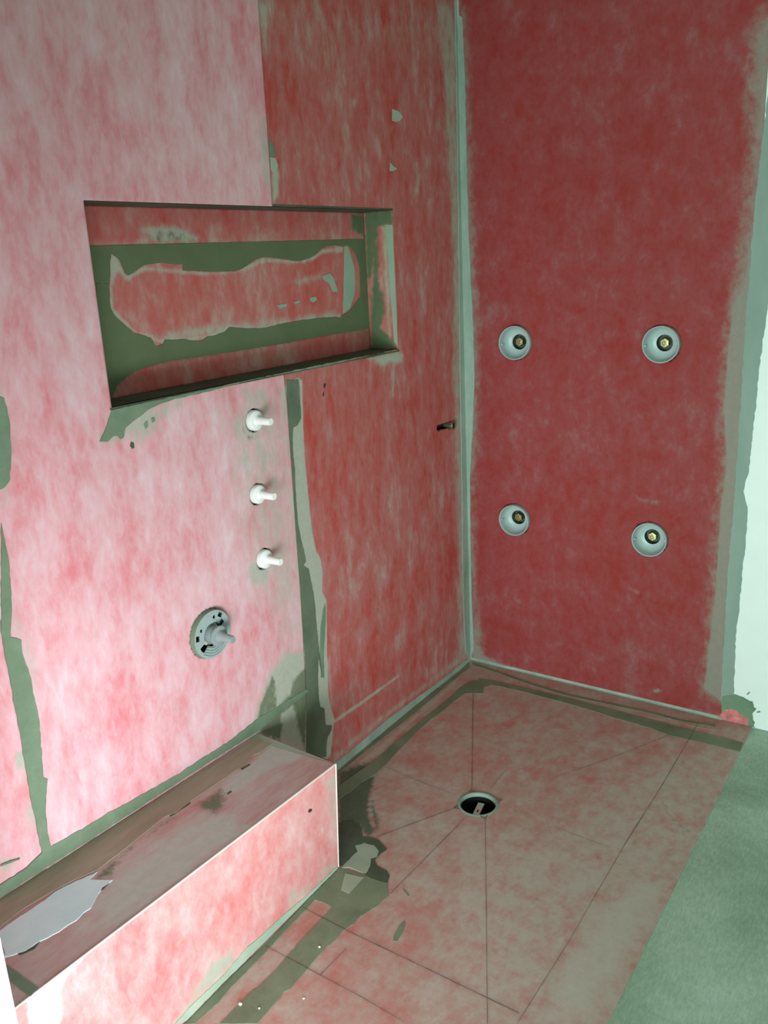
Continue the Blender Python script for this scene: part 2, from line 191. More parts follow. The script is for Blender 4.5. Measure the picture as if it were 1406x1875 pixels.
# ------------------------------------------------------------------ materials
def lin(r, g, b):
    f = lambda c: (c/12.92 if c <= 0.04045 else ((c+0.055)/1.055)**2.4)
    return (f(r/255), f(g/255), f(b/255), 1)
class NT:
    def __init__(s, name):
        s.m = bpy.data.materials.new(name); s.m.use_nodes = True
        s.t = s.m.node_tree; s.b = s.t.nodes['Principled BSDF']
    def n(s, typ, **kw):
        nd = s.t.nodes.new(typ)
        for k, v in kw.items(): setattr(nd, k, v)
        return nd
    def l(s, a, b): s.t.links.new(a, b)
    def coords(s, scale=(1, 1, 1), rot=(0, 0, 0)):
        tc = s.n('ShaderNodeTexCoord'); mp = s.n('ShaderNodeMapping')
        mp.inputs['Scale'].default_value = scale; mp.inputs['Rotation'].default_value = rot
        s.l(tc.outputs['Object'], mp.inputs[0]); return mp.outputs[0]
    def noise(s, vec, scale, detail=6, rough=.6, dist=0.0):
        nd = s.n('ShaderNodeTexNoise'); nd.inputs['Scale'].default_value = scale
        nd.inputs['Detail'].default_value = detail; nd.inputs['Roughness'].default_value = rough
        nd.inputs['Distortion'].default_value = dist
        s.l(vec, nd.inputs['Vector']); return nd.outputs[0]
    def math(s, op, a, b=None, clamp=False):
        nd = s.n('ShaderNodeMath', operation=op); nd.use_clamp = clamp
        for i, v in enumerate((a, b)):
            if v is None: continue
            if isinstance(v, (int, float)): nd.inputs[i].default_value = v
            else: s.l(v, nd.inputs[i])
        return nd.outputs[0]
    def rng(s, v, a, b, c=0., d=1., smooth=False):
        nd = s.n('ShaderNodeMapRange'); nd.interpolation_type = 'SMOOTHSTEP' if smooth else 'LINEAR'
        for i, x in zip((1, 2, 3, 4), (a, b, c, d)): nd.inputs[i].default_value = x
        s.l(v, nd.inputs[0]); return nd.outputs[0]
    def mix(s, f, a, b):
        nd = s.n('ShaderNodeMix', data_type='RGBA')
        if isinstance(f, (int, float)): nd.inputs[0].default_value = f
        else: s.l(f, nd.inputs[0])
        for k, v in ((6, a), (7, b)):
            if isinstance(v, tuple): nd.inputs[k].default_value = v
            else: s.l(v, nd.inputs[k])
        return nd.outputs[2]
    def ramp(s, v, stops):
        nd = s.n('ShaderNodeValToRGB'); cr = nd.color_ramp
        while len(cr.elements) < len(stops): cr.elements.new(.5)
        for e, (p, c) in zip(cr.elements, stops): e.position = p; e.color = c
        s.l(v, nd.inputs[0]); return nd.outputs[0]
    def bump(s, v, strength, dist=.002):
        nd = s.n('ShaderNodeBump'); nd.inputs['Strength'].default_value = strength; nd.inputs['Distance'].default_value = dist
        s.l(v, nd.inputs['Height']); s.l(nd.outputs[0], s.b.inputs['Normal'])

def simple(name, col, rough=.6, metal=0., var=.0, scale=30):
    t = NT(name); t.b.inputs['Roughness'].default_value = rough; t.b.inputs['Metallic'].default_value = metal
    if var:
        n = t.noise(t.coords(), scale, 5, .6)
        lo = tuple(c*(1-var) for c in col[:3])+(1,); hi = tuple(min(1, c*(1+var)) for c in col[:3])+(1,)
        t.l(t.mix(t.rng(n, .3, .7), lo, hi), t.b.inputs['Base Color'])
    else: t.b.inputs['Base Color'].default_value = col
    return t.m

def membrane(name, stretch, red, mid, pale, lo, hi, film, mud, blotch=13.0, fuzz=.35):
    """fleece faced waterproofing sheet: fibre mottling plus thin-set film, stain layers come from the mesh"""
    t = NT(name); v = t.coords(stretch)
    n1 = t.noise(v, blotch, 5, .62, .25); n2 = t.noise(v, blotch*6.5, 5, .7, .6); n3 = t.noise(t.coords(), 2.6, 3, .5)
    n4 = t.noise(v, blotch*2.7, 3, .6, .4)
    s = t.math('ADD', t.math('MULTIPLY', n1, .52), t.math('MULTIPLY', n2, fuzz*.62))
    s = t.math('ADD', s, t.math('MULTIPLY', n4, .30)); s = t.math('ADD', s, t.math('MULTIPLY', n3, .22))
    s = t.rng(s, lo, hi)
    col = t.ramp(s, [(0.0, red), (.5, mid), (1.0, pale)])
    at = t.n('ShaderNodeAttribute', attribute_name='stain'); sep = t.n('ShaderNodeSeparateColor'); t.l(at.outputs[0], sep.inputs[0])
    nb = t.noise(t.coords(), 55, 6, .65); nf = t.noise(v, 30, 6, .7)
    def layer(ch, amp, nz):
        f = sep.outputs[ch]
        win = t.math('MULTIPLY', t.math('MULTIPLY', f, t.math('SUBTRACT', 1.0, f)), 4.0)
        d = t.math('MULTIPLY', t.math('MULTIPLY', t.math('SUBTRACT', nz, .5), amp), win)
        return t.math('ADD', f, d, True)
    ff = t.rng(layer(0, 1.5, nf), .12, .92, 0, 1, True)
    fm = t.rng(layer(1, 1.2, nb), .2, .8, 0, 1, True)
    fw = t.rng(layer(2, .8, nb), .3, .7, 0, 1, True)
    fcol = t.mix(t.rng(nb, .35, .7), film, tuple(c*.88 for c in film[:3])+(1,))
    col = t.mix(t.math('MULTIPLY', ff, .93), col, fcol)
    col = t.mix(fm, col, t.mix(t.rng(nf, .3, .7), mud, tuple(c*1.35 for c in mud[:3])+(1,)))
    col = t.mix(fw, col, (.86, .86, .84, 1))
    t.l(col, t.b.inputs['Base Color']); t.b.inputs['Roughness'].default_value = .8
    t.b.inputs['Specular IOR Level'].default_value = .25
    t.bump(n2, .25, .0012)
    return t.m

def mortar(name, dark, light, lo=.35, hi=.7, rough=.75, scale=9, streak=(1, 1, 1)):
    t = NT(name); v = t.coords(streak)
    n = t.noise(v, scale, 5, .6, .3); f = t.noise(v, 120, 4, .6)
    s = t.math('ADD', t.math('MULTIPLY', n, .8), t.math('MULTIPLY', f, .2))
    t.l(t.mix(t.rng(s, lo, hi), dark, light), t.b.inputs['Base Color'])
    t.b.inputs['Roughness'].default_value = rough; t.b.inputs['Specular IOR Level'].default_value = .25
    t.bump(s, .2, .001); return t.m

FILM = (.45, .50, .41, 1); MUD = (.15, .175, .115, 1)
M = {}
M['m_pale'] = membrane('membrane_pale', (1, 1, .46), (.720, .233, .263, 1), (.760, .436, .478, 1), (.800, .614, .672, 1), .47, .83, FILM, MUD)
M['m_red'] = membrane('membrane_red', (1, 1, .44), (.480, .073, .060, 1), (.480, .163, .150, 1), (.496, .344, .318, 1), .51, .82, FILM, MUD)
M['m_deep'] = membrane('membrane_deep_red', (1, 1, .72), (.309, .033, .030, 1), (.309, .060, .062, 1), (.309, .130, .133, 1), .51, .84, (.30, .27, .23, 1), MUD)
M['m_floor'] = membrane('membrane_floor', (1, .8, 1), (.499, .186, .162, 1), (.473, .298, .255, 1), (.482, .409, .363, 1), .50, .76, (.54, .485, .42, 1), (.095, .115, .08, 1))  # last colour: floor mud, darkened to hold the bench shade
M['m_front'] = membrane('membrane_bench', (1, 1, .62), (.69, .185, .185, 1), (.71, .345, .34, 1), (.75, .52, .515, 1), .49, .82, FILM, MUD)
M['m_top'] = membrane('membrane_bench_top', (1.6, .5, 1), (.56, .25, .24, 1), (.55, .38, .36, 1), (.57, .49, .47, 1), .48, .77, (.55, .60, .54, 1), MUD)
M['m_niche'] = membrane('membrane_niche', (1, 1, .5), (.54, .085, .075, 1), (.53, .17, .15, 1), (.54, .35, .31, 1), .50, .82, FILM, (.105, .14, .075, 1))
M['membpatch'] = simple('membrane_patch_red', (.66, .20, .20, 1), .85, 0, .35, 45)
M['mud'] = mortar('thinset_green_grey', (.14, .21, .135, 1), (.22, .305, .21, 1))
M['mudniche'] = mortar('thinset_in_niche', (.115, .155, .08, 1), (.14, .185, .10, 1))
M['mudfloor'] = mortar('thinset_on_floor', (.15, .18, .115, 1), (.24, .28, .19, 1))
M['mudshade'] = mortar('thinset_dark_and_shade', (.06, .075, .05, 1), (.11, .13, .09, 1))  # dark thinset; on the floor it also carries painted bench shade
M['film'] = mortar('thinset_pale', (.34, .44, .33, 1), (.44, .54, .42, 1))
M['highlight'] = simple('bench_highlight_pale', (.74, .68, .62, 1), .8, 0, .08, 30)  # pale colour standing in for the highlight along the bench edges
M['mudseam'] = mortar('thinset_in_seam', (.095, .13, .085, 1), (.18, .225, .155, 1), scale=6)
M['mintniche'] = mortar('thinset_mint_in_niche', (.28, .40, .30, 1), (.36, .48, .37, 1))
M['filmlight'] = mortar('band_pale_mint', (.25, .335, .275, 1), (.43, .51, .45, 1), streak=(1, 1, .4))
M['filmmint'] = mortar('band_mint', (.34, .44, .34, 1), (.48, .57, .46, 1))
M['filmfloor'] = mortar('thinset_pale_floor', (.30, .34, .26, 1), (.42, .46, .37, 1))
M['teal'] = mortar('joint_compound_grey', (.24, .31, .27, 1), (.30, .36, .32, 1), streak=(1, 1, .3))
M['brownband'] = mortar('band_brown_film', (.30, .27, .195, 1), (.42, .38, .29, 1), streak=(3, .5, 1))
M['bluegrey'] = mortar('thinset_blue_grey', (.62, .84, .88, 1), (.74, .93, .95, 1))
M['dark'] = simple('pencil_graphite', (.035, .03, .03, 1), .8)
M['line'] = simple('pencil_line', (.17, .10, .085, 1), .8, 0, .4, 60)
M['cavity'] = simple('wall_cavity_timber', (.05, .045, .035, 1), .9, 0, .3, 20)
M['white_wall'] = simple('drywall_white', (.86, .88, .86, 1), .75, 0, .02, 12)
M['white_plastic'] = simple('plastic_white', (.88, .90, .88, 1), .35, 0, .02, 90)
M['grey_plastic'] = simple('plastic_grey', (.27, .33, .33, 1), .4, 0, .06, 60)
M['guard_plastic'] = simple('plastic_pale_blue_grey', (.34, .43, .42, 1), .4, 0, .05, 60)
M['cup_plastic'] = simple('plastic_cup', (.42, .49, .49, 1), .38, 0, .04, 50)
M['brass'] = simple('brass', (.56, .50, .25, 1), .38, 1.0, .12, 80)
M['old_brass'] = simple('brass_tarnished', (.24, .21, .14, 1), .45, .8, .3, 90)
M['socket_dark'] = simple('socket_grey_green', (.075, .09, .075, 1), .6, 0, .2, 60)
M['cream'] = simple('plastic_cream', (.62, .58, .42, 1), .5, 0, .1, 40)
M['black'] = simple('plastic_black', (.012, .014, .014, 1), .45, 0, .2, 40)
M['drain_ring'] = simple('drain_collar_grey', (.26, .34, .28, 1), .9, 0, .1, 40)
M['drain_ring'].node_tree.nodes['Principled BSDF'].inputs['Specular IOR Level'].default_value = .1
M['steel'] = simple('bracket_steel', (.62, .60, .54, 1), .6, .0, .1, 80)
M['crumb'] = simple('plaster_white', (.85, .85, .80, 1), .8, 0, .05, 200)
def concrete():
    t = NT('concrete_green_grey'); v = t.coords()
    n = t.noise(v, 3.2, 6, .6, .4); f = t.noise(t.coords((12, 3, 1), (0, 0, .5)), 14, 5, .65); g = t.noise(v, 90, 4, .7)
    s = t.math('ADD', t.math('MULTIPLY', n, .55), t.math('ADD', t.math('MULTIPLY', f, .3), t.math('MULTIPLY', g, .15)))
    col = t.ramp(s, [(.32, (.17, .25, .17, 1)), (.5, (.33, .46, .35, 1)), (.68, (.54, .68, .56, 1))])
    sc = t.noise(t.coords((40, 2.2, 1), (0, 0, .9)), 5, 4, .6, .6)      # pale trowel scratches
    col = t.mix(t.rng(sc, .66, .76, 0, .35), col, (.62, .74, .63, 1))
    sd = t.noise(t.coords((2.0, 36, 1), (0, 0, .25)), 5, 4, .6, .5)
    col = t.mix(t.rng(sd, .66, .78, 0, .4), col, (.12, .18, .125, 1))
    t.l(col, t.b.inputs['Base Color']); t.b.inputs['Roughness'].default_value = .7
    t.bump(s, .3, .002); return t.m
M['concrete'] = concrete()

# ------------------------------------------------------------------ object helpers
def link(name, me, mat=None, parent=None, smooth=False):
    if mat: me.materials.append(M[mat])
    if smooth:
        me.polygons.foreach_set('use_smooth', [True]*len(me.polygons))
    o = bpy.data.objects.new(name, me); C.collection.objects.link(o)
    if parent is not None: o.parent = parent; o.matrix_parent_inverse = parent.matrix_world.inverted()
    return o
def from_bm(name, bm, mat, parent=None, smooth=False):
    me = bpy.data.meshes.new(name); bmesh.ops.recalc_face_normals(bm, faces=bm.faces); bm.to_mesh(me); bm.free()
    return link(name, me, mat, parent, smooth)
def thing(name, label, cat, loc, group=None):
    o = bpy.data.objects.new(name, None); C.collection.objects.link(o); o.location = loc
    o.empty_display_size = .05
    o.matrix_world = Matrix.Translation(loc)
    o['label'] = label; o['category'] = cat
    if group: o['group'] = group
    return o
def struct(o): o['kind'] = 'structure'; return o
def box(bm, lo, hi):
    r = bmesh.ops.create_cube(bm, size=1)
    for v in r['verts']:
        v.co = Vector([lo[i] + (v.co[i]+.5)*(hi[i]-lo[i]) for i in range(3)])
    return r['verts']
def lathe(prof, origin, axis, seg=40, up=(0, 0, 1)):
    """surface of revolution: prof = [(radius, height along axis)]"""
    a = Vector(axis).normalized(); u = Vector(up) if abs(a.z) < .95 else Vector((1, 0, 0)); u = (u - a*u.dot(a)).normalized(); v = a.cross(u); o = Vector(origin)
    bm = bmesh.new(); rows = []
    for r, h in prof:
        if r <= 1e-6: rows.append([bm.verts.new(o+a*h)])
        else: rows.append([bm.verts.new(o+a*h+(u*math.cos(t)+v*math.sin(t))*r) for t in (2*math.pi*k/seg for k in range(seg))])
    for A, B in zip(rows, rows[1:]):
        for k in range(seg):
            k2 = (k+1) % seg
            if len(A) == 1 and len(B) == 1: continue
            if len(A) == 1: bm.faces.new((A[0], B[k], B[k2]))
            elif len(B) == 1: bm.faces.new((A[k], A[k2], B[0]))
            else: bm.faces.new((A[k], A[k2], B[k2], B[k]))
    return bm
def lathe_obj(name, prof, origin, axis, mat, parent, seg=40, smooth_angle=True):
    o = from_bm(name, lathe(prof, origin, axis, seg), mat, parent, False)
    me = o.data
    me.polygons.foreach_set('use_smooth', [True]*len(me.polygons))
    bm = bmesh.new(); bm.from_mesh(me)
    for e in bm.edges:
        if len(e.link_faces) == 2 and e.calc_face_angle(0) > .6: e.smooth = False
    bm.to_mesh(me); bm.free()
    return o

# bench surfaces are slightly out of square, as built
BB = ((0.0, -1.2334, .3055), (0.0, -2.28, .329), (.303, -1.267, .3212), (.270, -2.28, .3212))
def bench_z(x, y):
    t = (y+1.25)/(-2.28+1.25); b = BB[0][2]+(BB[1][2]-BB[0][2])*t
    return b + (.3212-b)*np.clip(x/.3, 0, 1)
def bench_x(y, z):
    t = (y+1.266)/(-2.28+1.266); lo = .287+.019*t; hi = .303-.033*t
    return lo + (hi-lo)*z/.3212
def surf(pl, u, v, off):
    if pl == 'L': return (off, u, v)
    if pl == 'B': return (u, -off, v)
    if pl == 'F': return (u, v, off)
    if pl == 'N': return (-.1071+off, u, v)
    if pl == 'R': return (u, -.4353-off, v)
    if pl == 'T': return (u, v, bench_z(u, v)+off)
    if pl == 'S': return (bench_x(u, v)+off, u, v)
def surf_np(pl, U, V, off):
    r = surf(pl, U, V, off)
    return np.stack([np.broadcast_to(np.asarray(k, float), U.shape) for k in r], -1)

def poly_sd(P, poly):
    """signed distance, negative inside"""
    q = np.asarray(poly, float); n = len(q)
    d2 = np.full(len(P), 1e9); ins = np.zeros(len(P), bool)
    for i in range(n):
        a, b = q[i], q[(i+1) % n]; e = b-a; L = e@e
        if L < 1e-9: continue
        w = P-a; t = np.clip((w@e)/L, 0, 1); r = w-t[:, None]*e
        d2 = np.minimum(d2, (r*r).sum(1))
        c = (a[1] > P[:, 1]) != (b[1] > P[:, 1])
        if abs(e[1]) > 1e-12: ins ^= c & (P[:, 0] < a[0]+(P[:, 1]-a[1])*e[0]/e[1])
    d = np.sqrt(d2); return np.where(ins, -d, d)
def stains(pl, UV):
    out = np.zeros((len(UV), 4), np.float32); out[:, 3] = 1
    mm = UV*1000
    for p, layer, soft, strg, pts in STAINS:
        if p != pl: continue
        q = np.array(pts, float); lo = q.min(0)-soft*1.2; hi = q.max(0)+soft*1.2
        k = np.where(((mm >= lo) & (mm <= hi)).all(1))[0]
        if not len(k): continue
        val = np.clip(.5-poly_sd(mm[k], q)/(2*soft), 0, 1)*strg
        ch = {'film': 0, 'mud': 1, 'white': 2}[layer]
        out[k, ch] = np.maximum(out[k, ch], val)
    return out
def sheet(name, pl, segs, vs, mat, parent, off=0., holes=(), removed=None, skirt=.01, label=None):
    """grid membrane sheet. segs(v) -> list of boundary u values; counts fixed. holes: circles (u, v, r)"""
    b0 = np.array([segs(v)[0] for v in vs]); counts = segs(vs[0])[1]
    cols = []
    for k, n in enumerate(counts):
        t = np.linspace(0, 1, n+1)[(0 if k == 0 else 1):]
        cols.append(b0[:, k:k+1]+(b0[:, k+1:k+2]-b0[:, k:k+1])*t)
    U = np.concatenate(cols, 1); V = np.repeat(np.array(vs)[:, None], U.shape[1], 1)
    cell = .004
    for cu, cv, r in holes:
        du, dv = U-cu, V-cv; d = np.hypot(du, dv); k = np.abs(d-r) < cell*.62
        U = np.where(k, cu+du/np.maximum(d, 1e-6)*r, U); V = np.where(k, cv+dv/np.maximum(d, 1e-6)*r, V)
    nr, nc = U.shape; idx = np.arange(nr*nc).reshape(nr, nc)
    quads = np.stack([idx[:-1, :-1], idx[:-1, 1:], idx[1:, 1:], idx[1:, :-1]], -1).reshape(-1, 4)
    Uf, Vf = U.ravel(), V.ravel(); cu_, cv_ = Uf[quads].mean(1), Vf[quads].mean(1)
    keep = np.ones(len(quads), bool)
    for cu, cv, r in holes: keep &= np.hypot(cu_-cu, cv_-cv) > r*.985
    if removed: 
        for (a, b, c, d) in removed: keep &= ~((cu_ > a) & (cu_ < b) & (cv_ > c) & (cv_ < d))
    quads = quads[keep]
    e = np.concatenate([quads[:, [0, 1]], quads[:, [1, 2]], quads[:, [2, 3]], quads[:, [3, 0]]])
    key = np.sort(e, 1); _, inv, cnt = np.unique(key[:, 0].astype(np.int64)*10**7+key[:, 1], return_inverse=True, return_counts=True)
    be = e[cnt[inv] == 1]
    bv = np.unique(be); mp = -np.ones(nr*nc, np.int64); mp[bv] = np.arange(len(bv))+nr*nc
    co = np.concatenate([surf_np(pl, Uf, Vf, off), surf_np(pl, Uf[bv], Vf[bv], off-skirt)])
    sq = np.stack([be[:, 1], be[:, 0], mp[be[:, 0]], mp[be[:, 1]]], 1)
    Q = np.concatenate([quads, sq]); st = stains(pl, np.stack([Uf, Vf], 1)); st = np.concatenate([st, st[bv]])
    used = np.unique(Q); rm = -np.ones(len(co), np.int64); rm[used] = np.arange(len(used)); Q = rm[Q]; co = co[used]; st = st[used]
    if pl in 'BT' or pl == 'R': Q = Q[:, ::-1]
    me = bpy.data.meshes.new(name)
    me.vertices.add(len(co)); me.vertices.foreach_set('co', co.ravel().astype(np.float32))
    me.loops.add(Q.size); me.loops.foreach_set('vertex_index', Q.ravel().astype(np.int32))
    me.polygons.add(len(Q)); me.polygons.foreach_set('loop_start', np.arange(0, Q.size, 4, dtype=np.int32))
    try: me.polygons.foreach_set('loop_total', np.full(len(Q), 4, np.int32))
    except Exception: pass
    me.update(calc_edges=True)
    at = me.color_attributes.new('stain', 'FLOAT_COLOR', 'POINT'); at.data.foreach_set('color', st.ravel())
    o = link(name, me, mat, parent)
    if label: o['label'] = label
    return o
def levels(*marks, step=.004):
    out = [marks[0]]
    for a, b in zip(marks, marks[1:]):
        n = max(1, round(abs(b-a)/step)); out += list(np.linspace(a, b, n+1)[1:])
    return out
PC = [0]
def patch(pl, name, mat, thick, jit, pts, parent, base=0., label=None, clip=None):
    """thin trowelled or cut piece lying on a surface, with its own irregular edge"""
    PC[0] += 1; q = [Vector((a/1000, b/1000, 0)) for a, b in pts]
    if clip: q = [Vector((min(max(p.x, clip[0]), clip[1]), min(max(p.y, clip[2]), clip[3]), 0)) for p in q]
    out = []
    for i, a in enumerate(q):
        b = q[(i+1) % len(q)]; L = (b-a).length
        if L < 1e-5: continue
        n = max(1, min(40, int(L/.009))); nrm = Vector((b.y-a.y, a.x-b.x, 0))/L
        for k in range(n):
            p = a.lerp(b, k/n)
            j = (mnoise.noise(Vector((p.x*70, p.y*70, PC[0]*3.7)))+.6*mnoise.noise(Vector((p.x*190, p.y*190, PC[0]))))*jit/1000*1.6
            out.append(p+nrm*j)
    if clip: out = [Vector((min(max(p.x, clip[0]), clip[1]), min(max(p.y, clip[2]), clip[3]), 0)) for p in out]
    o2 = []
    for p in out:
        if not o2 or (p-o2[-1]).length > 1e-4: o2.append(p)
    off = base+.0006+PC[0] % 7*.00006
    bm = bmesh.new()
    n = len(o2)
    vc, ec, fc, ov, _, _ = delaunay_2d_cdt([p.xy for p in o2], [(i, (i+1) % n) for i in range(n)], [], 1, 1e-6)
    # keep the triangles inside the outline (even-odd), top side up
    nrm = Vector(surf(pl, o2[0].x, o2[0].y, 1.))-Vector(surf(pl, o2[0].x, o2[0].y, 0.))
    cen = np.array([[sum(vc[k][j] for k in t)/len(t) for j in (0, 1)] for t in fc])
    ok = poly_sd(cen, [tuple(p.xy) for p in o2]) < 0
    tv = [bm.verts.new(surf(pl, c[0], c[1], off+thick/1000)) for c in vc]
    for t, k in zip(fc, ok):
        if k:
            f = bm.faces.new([tv[i] for i in t]); f.normal_update()
            if f.normal.dot(nrm) < 0: f.normal_flip()
    for e in [e for e in bm.edges if len(e.link_faces) == 1]:
        va, vb = e.verts; ca, cb = va.co-nrm*(thick/1000+.001), vb.co-nrm*(thick/1000+.001)
        w1, w2 = bm.verts.new(ca), bm.verts.new(cb)
        f0 = e.link_faces[0]; f = bm.faces.new((va, vb, w2, w1)); f.normal_update()
        if f.normal.dot(f0.calc_center_median()-(va.co+vb.co)/2) > 0: f.normal_flip()
    for v in [v for v in bm.verts if not v.link_faces]: bm.verts.remove(v)
    me = bpy.data.meshes.new(name); bm.to_mesh(me); bm.free()
    o = link(name, me, mat, parent)
    if label: o['label'] = label
    return o

# ------------------------------------------------------------------ room shell
NY1, NY2, NZ1, NZ2, ND = -1.5722, -.4347, 1.694, 1.2715, .1071
ZT = 2.6; FZ = -.006; XE = .968
bm = bmesh.new()                                          # framing and board behind the left membrane, open at the niche
box(bm, (-.16, -2.6, -.2), (-.07, NY1-.006, ZT)); box(bm, (-.16, NY2+.006, -.2), (-.07, .16, ZT))
box(bm, (-.16, NY1-.006, -.2), (-.07, NY2+.006, NZ2-.006)); box(bm, (-.16, NY1-.006, NZ1+.006), (-.07, NY2+.006, ZT))
wall_left = struct(from_bm('wall_left', bm, 'cavity'))
bm = bmesh.new(); box(bm, (-.07, .075, -.2), (XE, .16, ZT)); box(bm, (XE, .001, FZ+.003), (3.2, .16, ZT))
wall_back = struct(from_bm('wall_back', bm, 'white_wall')); 
wall_back.data.materials.append(M['cavity'])
for p in wall_back.data.polygons:
    if p.center.x < XE-.001 : p.material_index = 1
bm = bmesh.new(); box(bm, (1.0625, -4.2, -.2), (3.2, .0, FZ)); box(bm, (-.1, -4.2, -.2), (1.0625, -2.28, FZ)); box(bm, (-.07, -2.28, -.26), (1.0625, .07, -.2))
floor = struct(from_bm('floor', bm, 'concrete'))
bm = bmesh.new(); box(bm, (-.16, -4.2, ZT), (3.2, .16, ZT+.1)); ceiling = struct(from_bm('ceiling', bm, 'white_wall'))
bm = bmesh.new(); box(bm, (-.07, -2.40, FZ), (.511, -2.28, ZT)); wall_near = struct(from_bm('wall_near', bm, 'white_wall'))

# left membrane sheets
SE = [(2.6, -.984), (2.164, -.984), (2.062, -.987), (1.948, -.987), (1.835, -.988), (1.694, -.992), (1.2715, -.999), (1.195, -.995), (1.006, -.997), (.841, -1.0), (.669, -1.001), (.518, -1.005), (.376, -1.010), (.296, -1.014), (.134, -1.036), (0, -1.04)]
_z = np.array([a for a, b in SE][::-1]); _y = np.array([b for a, b in SE][::-1])
seam = lambda z: float(np.interp(z, _z, _y))
PEGS = [(-1.131, 1.166, .0315), (-1.144, .971, .030), (-1.141, .789, .0305)]
MIX = (-1.368, .661)
vs = levels(.0, NZ2, NZ1, ZT-.001)
sheet('membrane_sheet', 'L', lambda z: ((-1.905, NY1, seam(z)), (84, 145)), vs, 'm_pale', wall_left, .0022,
      holes=[(a, b, r) for a, b, r in PEGS]+[(MIX[0], MIX[1], .0655)], removed=[(NY1, 0, NZ2, NZ1)],
      label='pale pink membrane sheet around the valve stems')
sheet('membrane_sheet', 'L', lambda z: ((seam(z), NY2, 0.), (142, 110)), vs, 'm_red', wall_left, 0.,
      holes=[(-.194, .974, .0125), (-.180, .974, .0125), (-.166, .9735, .0125), (-.152, .973, .0125), (-.140, .9725, .0125), (-.128, .972, .0125), (-.114, .970, .0155)], removed=[(-1.2, NY2, NZ2, NZ1)],
      label='redder membrane sheet between the seam and the corner')
sheet('membrane_sheet', 'L', lambda z: ((-2.28, -1.905), (60,)), levels(.0, ZT-.001, step=.008), 'm_pale', wall_left, .0005,
      label='pale membrane sheet at the left edge')
# back membrane sheet
JETS = [(.206, 1.2525), (.7095, 1.2535), (.1995, .611), (.697, .6065)]
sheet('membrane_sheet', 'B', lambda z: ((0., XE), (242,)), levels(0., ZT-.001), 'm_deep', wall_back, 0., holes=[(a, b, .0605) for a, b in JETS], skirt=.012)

# ------------------------------------------------------------------ niche
niche = thing('wall_niche', 'wide rectangular wall niche recessed in the pink left wall, smeared with green thinset', 'niche', (-.05, -1.0, NZ2))
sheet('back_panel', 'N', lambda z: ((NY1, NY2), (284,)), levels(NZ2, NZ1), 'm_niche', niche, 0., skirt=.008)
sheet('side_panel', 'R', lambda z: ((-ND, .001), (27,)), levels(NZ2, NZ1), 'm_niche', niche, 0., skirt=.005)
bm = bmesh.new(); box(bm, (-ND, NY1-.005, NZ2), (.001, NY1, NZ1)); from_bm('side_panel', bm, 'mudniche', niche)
bm = bmesh.new(); box(bm, (-ND, NY1-.005, NZ1), (.001, NY2+.005, NZ1+.005)); from_bm('top_panel', bm, 'mudshade', niche)
bm = bmesh.new(); box(bm, (-ND, NY1-.005, NZ2-.005), (.003, NY2+.005, NZ2)); from_bm('sill_panel', bm, 'mudshade', niche)

# ------------------------------------------------------------------ shower tray
tray = thing('shower_tray', 'pink membrane covered shower tray around the open drain', 'shower tray', (.5, -.8, 0))
DR = (.4755, -.833)
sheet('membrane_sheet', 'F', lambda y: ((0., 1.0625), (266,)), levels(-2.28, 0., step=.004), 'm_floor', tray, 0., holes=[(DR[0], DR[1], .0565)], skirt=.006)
bm = bmesh.new()
for (a, b, c, d) in ((0, DR[0]-.08, -2.28, 0), (DR[0]+.08, 1.0625, -2.28, 0), (DR[0]-.08, DR[0]+.08, -2.28, DR[1]-.08), (DR[0]-.08, DR[0]+.08, DR[1]+.08, 0)):
    box(bm, (a, c, -.199), (b-.0005, d, -.0065))
from_bm('foam_base', bm, 'cavity', tray)
def cove(name, p0, p1, n1, n2, r, mat, parent):
    bm = bmesh.new(); A = []; n1 = Vector(n1); n2 = Vector(n2)
    for p in (p0, p1):
        row = [bm.verts.new(Vector(p)+n1*r*(1-math.sin(t))+n2*r*(1-math.cos(t))) for t in (math.pi/2*k/6 for k in range(7))]
        row.append(bm.verts.new(Vector(p))); A.append(row)
    for k in range(8): bm.faces.new((A[0][k], A[0][(k+1) % 8], A[1][(k+1) % 8], A[1][k]))
    return from_bm(name, bm, mat, parent)
struct(cove('trim_1', (.0, -1.23, .0005), (.0, 0, .0005), (1, 0, 0), (0, 0, 1), .009, 'filmlight', None))
struct(cove('trim_2', (.0, 0, .0005), (XE, 0, .0005), (0, -1, 0), (0, 0, 1), .009, 'filmlight', None))
cove('joint_fillet', (.0, 0, 0), (.0, 0, ZT-.01), (1, 0, 0), (0, -1, 0), .006, 'filmlight', wall_left)

# ------------------------------------------------------------------ bench
bench = thing('shower_bench', 'low pink membrane covered bench along the left wall', 'bench', (.15, -1.75, 0))
sheet('bench_top', 'T', lambda y: ((0., .303-.033*(y+1.266)/(-1.014)), (76,)), levels(-2.28, -1.2667), 'm_top', bench, 0., skirt=.004)
bm = bmesh.new(); k = [bm.verts.new(p) for p in ((0, -1.2667, bench_z(0, -1.2667)), (.303, -1.2667, .3212), (0, -1.2334, .3055))]; bm.faces.new(k)
from_bm('bench_top_corner', bm, 'film', bench)
sheet('bench_front', 'S', lambda z: ((-2.28, -1.2667), (253,)), levels(.003, .3212), 'm_front', bench, 0., skirt=.004)
bm = bmesh.new(); k = [bm.verts.new(p) for p in ((.287, -1.2667, .003), (.303, -1.2667, .3212), (0, -1.2334, .3055), (0, -1.2334, 0))]; bm.faces.new(k)
from_bm('bench_end', bm, 'm_front', bench)
def rod(name, a, b, r, mat, parent):
    a, b = Vector(a), Vector(b); return lathe_obj(name, [(0, 0), (r, 0), (r, (b-a).length), (0, (b-a).length)], a, b-a, mat, parent, 10)
